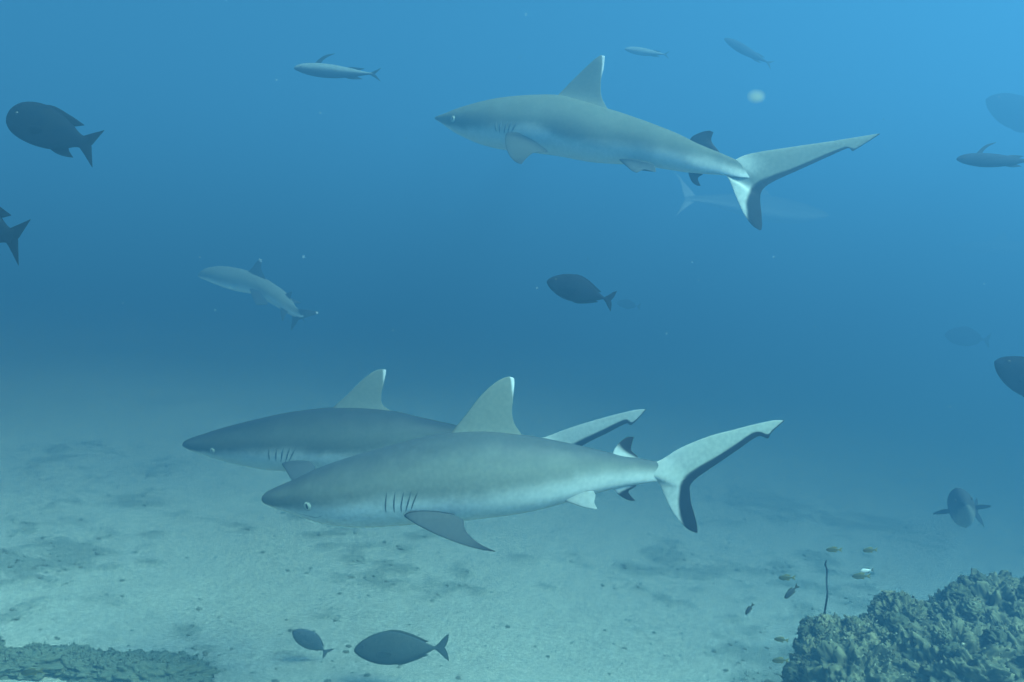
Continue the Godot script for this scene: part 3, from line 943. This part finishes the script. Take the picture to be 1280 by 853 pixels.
# ---------------------------------------------------------------- the fish
func build_fish() -> void:
	var ink := lin(0.008, 0.012, 0.018)
	var slate := lin(0.13, 0.155, 0.14)
	# deep-bodied dark fish with a forked tail
	var deep := {"back": ink, "belly": lin(0.014, 0.02, 0.028), "fin": ink, "line": 0.7, "bend": 0.15,
		"rows": [[0.0, 0.0, -0.02, 0.01], [0.02, 0.09, -0.09, 0.04], [0.09, 0.18, -0.16, 0.075], [0.2, 0.235, -0.20, 0.1], [0.34, 0.255, -0.215, 0.11], [0.5, 0.23, -0.20, 0.1], [0.64, 0.165, -0.15, 0.075], [0.74, 0.10, -0.09, 0.045], [0.8, 0.075, -0.07, 0.03], [0.86, 0.08, -0.08, 0.012]],
		"fins": [
			{"lead": [[0.22, 0.2], [0.4, 0.27], [0.6, 0.24], [0.78, 0.19]], "trail": [[0.66, 0.1], [0.68, 0.13], [0.72, 0.15], [0.785, 0.185]]},
			{"lead": [[0.46, -0.17], [0.56, -0.21], [0.66, -0.22], [0.77, -0.2]], "trail": [[0.68, -0.09], [0.7, -0.12], [0.72, -0.15], [0.775, -0.195]]},
			{"lead": [[0.78, 0.05], [0.86, 0.11], [0.93, 0.16], [1.0, 0.21]], "trail": [[0.86, -0.06], [0.92, 0.0], [0.95, 0.07], [1.003, 0.205]]},
			{"lead": [[0.78, -0.05], [0.86, -0.11], [0.93, -0.17], [1.0, -0.23]], "trail": [[0.86, 0.06], [0.92, 0.0], [0.95, -0.08], [1.003, -0.225]]},
			{"out": 1.0, "lead": [[0.27, -0.02, 0.09], [0.34, 0.0, 0.14], [0.43, -0.01, 0.17]], "trail": [[0.29, -0.09, 0.09], [0.36, -0.09, 0.12], [0.44, -0.04, 0.16]]},
		], "eye": [0.11, 0.06, 0.018]}
	var deep_fish := "dark deep-bodied fish"
	fish("dark_reef_fish", "whole dark deep-bodied fish with forked tail, snout tilted up, in open blue water", deep_fish, deep, 67, 165, 2.7, 112, 20, 12)
	fish("dark_reef_fish", "dark fish of which only the broad forked tail is in view", deep_fish, deep, -24, 283, 2.6, 135, 17, -8)
	# surgeonfish: oval body, thin tail stem, crescent tail
	var oval := {"back": slate, "belly": lin(0.09, 0.1, 0.09), "fin": slate, "line": 0.8,
		"rows": [[0.0, 0.005, -0.02, 0.01], [0.03, 0.05, -0.055, 0.03], [0.1, 0.105, -0.105, 0.055], [0.22, 0.165, -0.155, 0.075], [0.36, 0.195, -0.175, 0.085], [0.5, 0.175, -0.16, 0.08], [0.64, 0.12, -0.115, 0.06], [0.76, 0.055, -0.06, 0.035], [0.84, 0.018, -0.02, 0.018], [0.88, 0.02, -0.022, 0.008]],
		"fins": [
			{"lead": [[0.2, 0.13], [0.38, 0.205], [0.55, 0.18], [0.78, 0.075]], "trail": [[0.7, 0.05], [0.72, 0.06], [0.75, 0.062], [0.785, 0.068]]},
			{"lead": [[0.36, -0.15], [0.48, -0.18], [0.62, -0.145], [0.78, -0.08]], "trail": [[0.7, -0.05], [0.72, -0.06], [0.75, -0.065], [0.785, -0.074]]},
			{"lead": [[0.84, 0.01], [0.89, 0.05], [0.945, 0.11], [0.995, 0.15]], "trail": [[0.9, -0.03], [0.955, 0.0], [0.985, 0.06], [1.0, 0.148]]},
			{"lead": [[0.84, -0.01], [0.89, -0.05], [0.945, -0.105], [0.995, -0.15]], "trail": [[0.9, 0.03], [0.955, 0.0], [0.985, -0.06], [1.0, -0.148]]},
			{"out": 1.0, "lead": [[0.24, 0.0, 0.07], [0.32, 0.02, 0.11], [0.40, 0.01, 0.13]], "trail": [[0.25, -0.06, 0.07], [0.32, -0.06, 0.09], [0.41, -0.02, 0.12]]},
		], "eye": [0.1, 0.05, 0.016]}
	fish("surgeonfish", "dark oval surgeonfish with crescent tail swimming just above the sand", "surgeonfish", oval, 502, 811, 4.2, 118, 0, 3)
	var narrow := oval.duplicate()
	narrow.back = lin(0.012, 0.016, 0.025)
	narrow.belly = lin(0.02, 0.026, 0.032)
	narrow.fin = narrow.back
	fish("surgeonfish", "dark oval fish with upright tail alone in open water between the sharks", "surgeonfish", narrow, 726, 364, 3.3, 90, 17, 10)
	fish("surgeonfish", "dark blunt fish of which only the front half is in view", "surgeonfish", narrow, 1296, 480, 3.0, 125, 28, 4)
	var far := narrow.duplicate()
	var hazed := oval.duplicate()  # paler copy of the oval fish, water haze put into its colours
	hazed.back = lin(0.2, 0.25, 0.28)
	hazed.belly = lin(0.3, 0.34, 0.34)
	hazed.fin = lin(0.3, 0.34, 0.36)
	fish("surgeonfish", "fish with haze put into its pale colour, over the sand beside the dark oval surgeonfish, turned partly away", "surgeonfish", hazed, 389, 803, 4.5, 66, 50, 30)
	fish("surgeonfish", "very faint dark fish in open water behind the lone oval one", "distant fish", far, 786, 381, 9.5, 30, 10, 0)
	fish("surgeonfish", "faint small fish, long and low, in the hazy distance above the fish facing out", "distant fish", far, 1210, 422, 9.0, 64, 8, 10)
	fish("surgeonfish", "faint large blunt fish cut off by the frame above the sickle-finned fish", "distant fish", far, 1278, 146, 7.8, 110, 22, 10)
	# seen head-on with fins spread
	var spread := {"back": lin(0.07, 0.08, 0.08), "belly": lin(0.3, 0.32, 0.28), "fin": lin(0.04, 0.05, 0.06), "line": 0.75, "bend": 0.6,
		"rows": oval.rows.map(func(r): return [r[0], r[1], r[2], r[3] * 1.35]),
		"fins": oval.fins.slice(0, 4) + [{"out": 1.0, "lead": [[0.3, -0.0, 0.09], [0.33, 0.01, 0.17], [0.37, -0.01, 0.26]], "trail": [[0.36, -0.03, 0.09], [0.38, -0.03, 0.17], [0.40, -0.02, 0.25]]}], "eye": [0.1, 0.05, 0.018]}
	var head_on := fish("surgeonfish", "fish swimming towards us with both side fins held out, above the outcrop", "surgeonfish", spread, 1200, 638, 4.6, 130, 0, 0)
	head_on.basis = Basis(Vector3.FORWARD, deg_to_rad(-6)) * Basis(Vector3.RIGHT, deg_to_rad(-24)) * Basis(Vector3.UP, deg_to_rad(74))

	# slender fish with a sickle-shaped fin
	var slim := {"back": lin(0.03, 0.04, 0.06), "belly": lin(0.03, 0.04, 0.06), "fin": lin(0.05, 0.06, 0.08), "line": 0.7,
		"rows": [[0.0, 0.0, -0.01, 0.005], [0.03, 0.03, -0.03, 0.02], [0.12, 0.06, -0.06, 0.04], [0.28, 0.075, -0.085, 0.055], [0.45, 0.07, -0.085, 0.055], [0.62, 0.05, -0.065, 0.04], [0.76, 0.028, -0.035, 0.025], [0.85, 0.015, -0.015, 0.012], [0.9, 0.016, -0.016, 0.006]],
		"fins": [
			{"lead": [[0.22, 0.05], [0.28, 0.12], [0.36, 0.175], [0.46, 0.2]], "trail": [[0.3, 0.05], [0.32, 0.1], [0.375, 0.15], [0.46, 0.195]]},
			{"lead": [[0.55, 0.04], [0.66, 0.06], [0.8, 0.055]], "trail": [[0.72, 0.02], [0.75, 0.03], [0.81, 0.05]]},
			{"lead": [[0.55, -0.06], [0.66, -0.08], [0.78, -0.07]], "trail": [[0.7, -0.03], [0.73, -0.045], [0.79, -0.066]]},
			{"lead": [[0.85, 0.0], [0.92, 0.035], [1.0, 0.08]], "trail": [[0.9, -0.01], [0.94, 0.01], [1.0, 0.075]]},
			{"lead": [[0.85, 0.0], [0.92, -0.035], [1.0, -0.08]], "trail": [[0.9, 0.01], [0.94, -0.01], [1.0, -0.075]]},
		], "eye": [0.08, 0.01, 0.012]}
	var pale_back := slim.duplicate(true)
	pale_back.back = lin(0.13, 0.16, 0.17)
	pale_back.belly = lin(0.03, 0.04, 0.06)
	pale_back.line = 0.45
	pale_back.fin = lin(0.015, 0.02, 0.03)
	fish("slender_fish", "slender fish with raised curved fin and pale streak along its back", "slender fish", pale_back, 422, 89, 4.4, 107, 3, 8)
	fish("slender_fish", "dark slender fish with thin sickle fin raised, its tail out of view", "slender fish", slim, 1248, 200, 3.7, 108, 1, 4)
	var pale_far := pale_back.duplicate(true)
	pale_far.fins.remove_at(0)
	pale_far.line = 0.6
	fish("slender_fish", "faint slender fish with pale shining back above the dorsal fin of the high shark", "distant fish", pale_far, 809, 65, 6.2, 60, 4, 15)
	var slim_far := slim.duplicate(true)
	slim_far.fins.remove_at(0)
	fish("slender_fish", "faint dark slender fish slanting head-up in open water", "distant fish", slim_far, 936, 65, 6.0, 72, 25, 10)

	# little fish about the outcrop
	var small := {"back": lin(0.09, 0.1, 0.05), "belly": lin(0.26, 0.26, 0.11), "fin": lin(0.24, 0.23, 0.09), "line": 0.65,
		"rows": [[0.0, 0.0, -0.02, 0.01], [0.05, 0.06, -0.07, 0.04], [0.15, 0.12, -0.12, 0.07], [0.32, 0.155, -0.15, 0.085], [0.5, 0.13, -0.13, 0.075], [0.65, 0.08, -0.085, 0.05], [0.76, 0.045, -0.045, 0.025], [0.82, 0.045, -0.045, 0.01]],
		"fins": [
			{"lead": [[0.25, 0.12], [0.45, 0.2], [0.68, 0.15]], "trail": [[0.62, 0.07], [0.64, 0.09], [0.69, 0.14]]},
			{"lead": [[0.45, -0.11], [0.56, -0.17], [0.68, -0.15]], "trail": [[0.62, -0.07], [0.64, -0.1], [0.69, -0.145]]},
			{"lead": [[0.77, 0.03], [0.88, 0.09], [1.0, 0.14]], "trail": [[0.83, -0.04], [0.93, 0.01], [1.0, 0.135]]},
			{"lead": [[0.77, -0.03], [0.88, -0.09], [1.0, -0.14]], "trail": [[0.83, 0.04], [0.93, -0.01], [1.0, -0.135]]},
		], "eye": [0.12, 0.03, 0.02]}
	var shiny := small.duplicate(true)
	shiny.back = lin(0.75, 0.78, 0.72)
	shiny.belly = lin(0.85, 0.87, 0.82)
	shiny.fin = lin(0.1, 0.12, 0.12)
	var dusky := small.duplicate(true)
	dusky.back = lin(0.06, 0.07, 0.07)
	dusky.belly = lin(0.10, 0.11, 0.09)
	dusky.fin = lin(0.07, 0.07, 0.05)
	var little := "little fish around the coral outcrop"
	fish("damselfish", "little olive fish level with the tip of the whip coral, close beside it", little, small, 1043, 687.5, 2.9, 21, 2, 5, 1, 2)
	fish("damselfish", "little olive fish above the silvery one, away from the whip coral", little, small, 1088, 688, 2.95, 20, 0, 8, 1, 3)
	fish("damselfish", "tiny bright silvery fish among the olive ones", little, shiny, 1084, 713.5, 3.0, 18, -4, 5, 1, 4)
	fish("damselfish", "little olive fish just below the silvery one", little, small, 1077, 720.5, 2.9, 24, 1, 4, 1, 5)
	fish("damselfish", "little olive fish above the dusky head-down fish", little, small, 984, 722.5, 2.9, 22, 2, 6, 1, 6)
	fish("damselfish", "dusky little fish swimming head down beside the whip coral", little, dusky, 989.5, 740, 2.8, 24, -42, 8, 1, 7)
	fish("damselfish", "dusky little fish over bare sand, head down, farthest from the outcrop", little, dusky, 937, 761.5, 2.9, 17, -50, 10, 1, 8)
	fish("damselfish", "little dusky olive fish close against the outcrop wall, upper of two", little, small, 977, 800, 2.75, 19, 10, 6, 1, 9)
	fish("damselfish", "little dusky olive fish close against the outcrop wall, lower of two", little, small, 976, 826, 2.75, 22, 2, 5, 1, 10)
	fish("damselfish", "little brownish fish in front of the low weedy rock", little, small, 40, 840.5, 3.6, 28, -6, 5, 1, 11)

# ---------------------------------------------------------------- drifting matter
func build_specks() -> void:
	var m := plain(lin(0.8, 0.85, 0.8), 0.9, 0.2)
	m.transparency = BaseMaterial3D.TRANSPARENCY_ALPHA
	m.albedo_color.a = 0.035
	var mm := MultiMesh.new()
	mm.transform_format = MultiMesh.TRANSFORM_3D
	mm.mesh = lump(900, 10, 12, 0.3, 1.2, m)
	var n := 130
	mm.instance_count = n
	for i in n:
		var d := rng.randf_range(0.9, 3.6)
		var p := at(rng.randf_range(-60, 1340), rng.randf_range(-20, 700), d)
		var r := rng.randf_range(0.0006, 0.0016)
		mm.set_instance_transform(i, Transform3D(Basis.from_scale(Vector3.ONE * r), p))
	var mi := MultiMeshInstance3D.new()
	mi.name = "marine_snow"
	mi.multimesh = mm
	add_child(mi)
	mi.set_meta("kind", "stuff")
	tag(mi, "fine pale specks drifting in the water", "particles")
	var soft := FogMaterial.new()                 # a loose flake of slime, more fluff than solid
	soft.albedo = Color(0.93, 0.98, 0.95)
	soft.density = 16.0
	var flake := thing("drifting_flake", at(945.5, 120.5, 1.2), "single larger pale flake drifting near the high shark's tail", "particle")
	for k in 3:
		var wisp := FogVolume.new()
		wisp.name = "wisp"
		wisp.shape = RenderingServer.FOG_VOLUME_SHAPE_ELLIPSOID
		wisp.size = Vector3(0.024, 0.018, 0.018) * [1.0, 0.72, 0.45][k]
		wisp.position = Vector3(0.0006, -0.0004, 0.0003) * k
		wisp.material = soft
		flake.add_child(wisp, true)
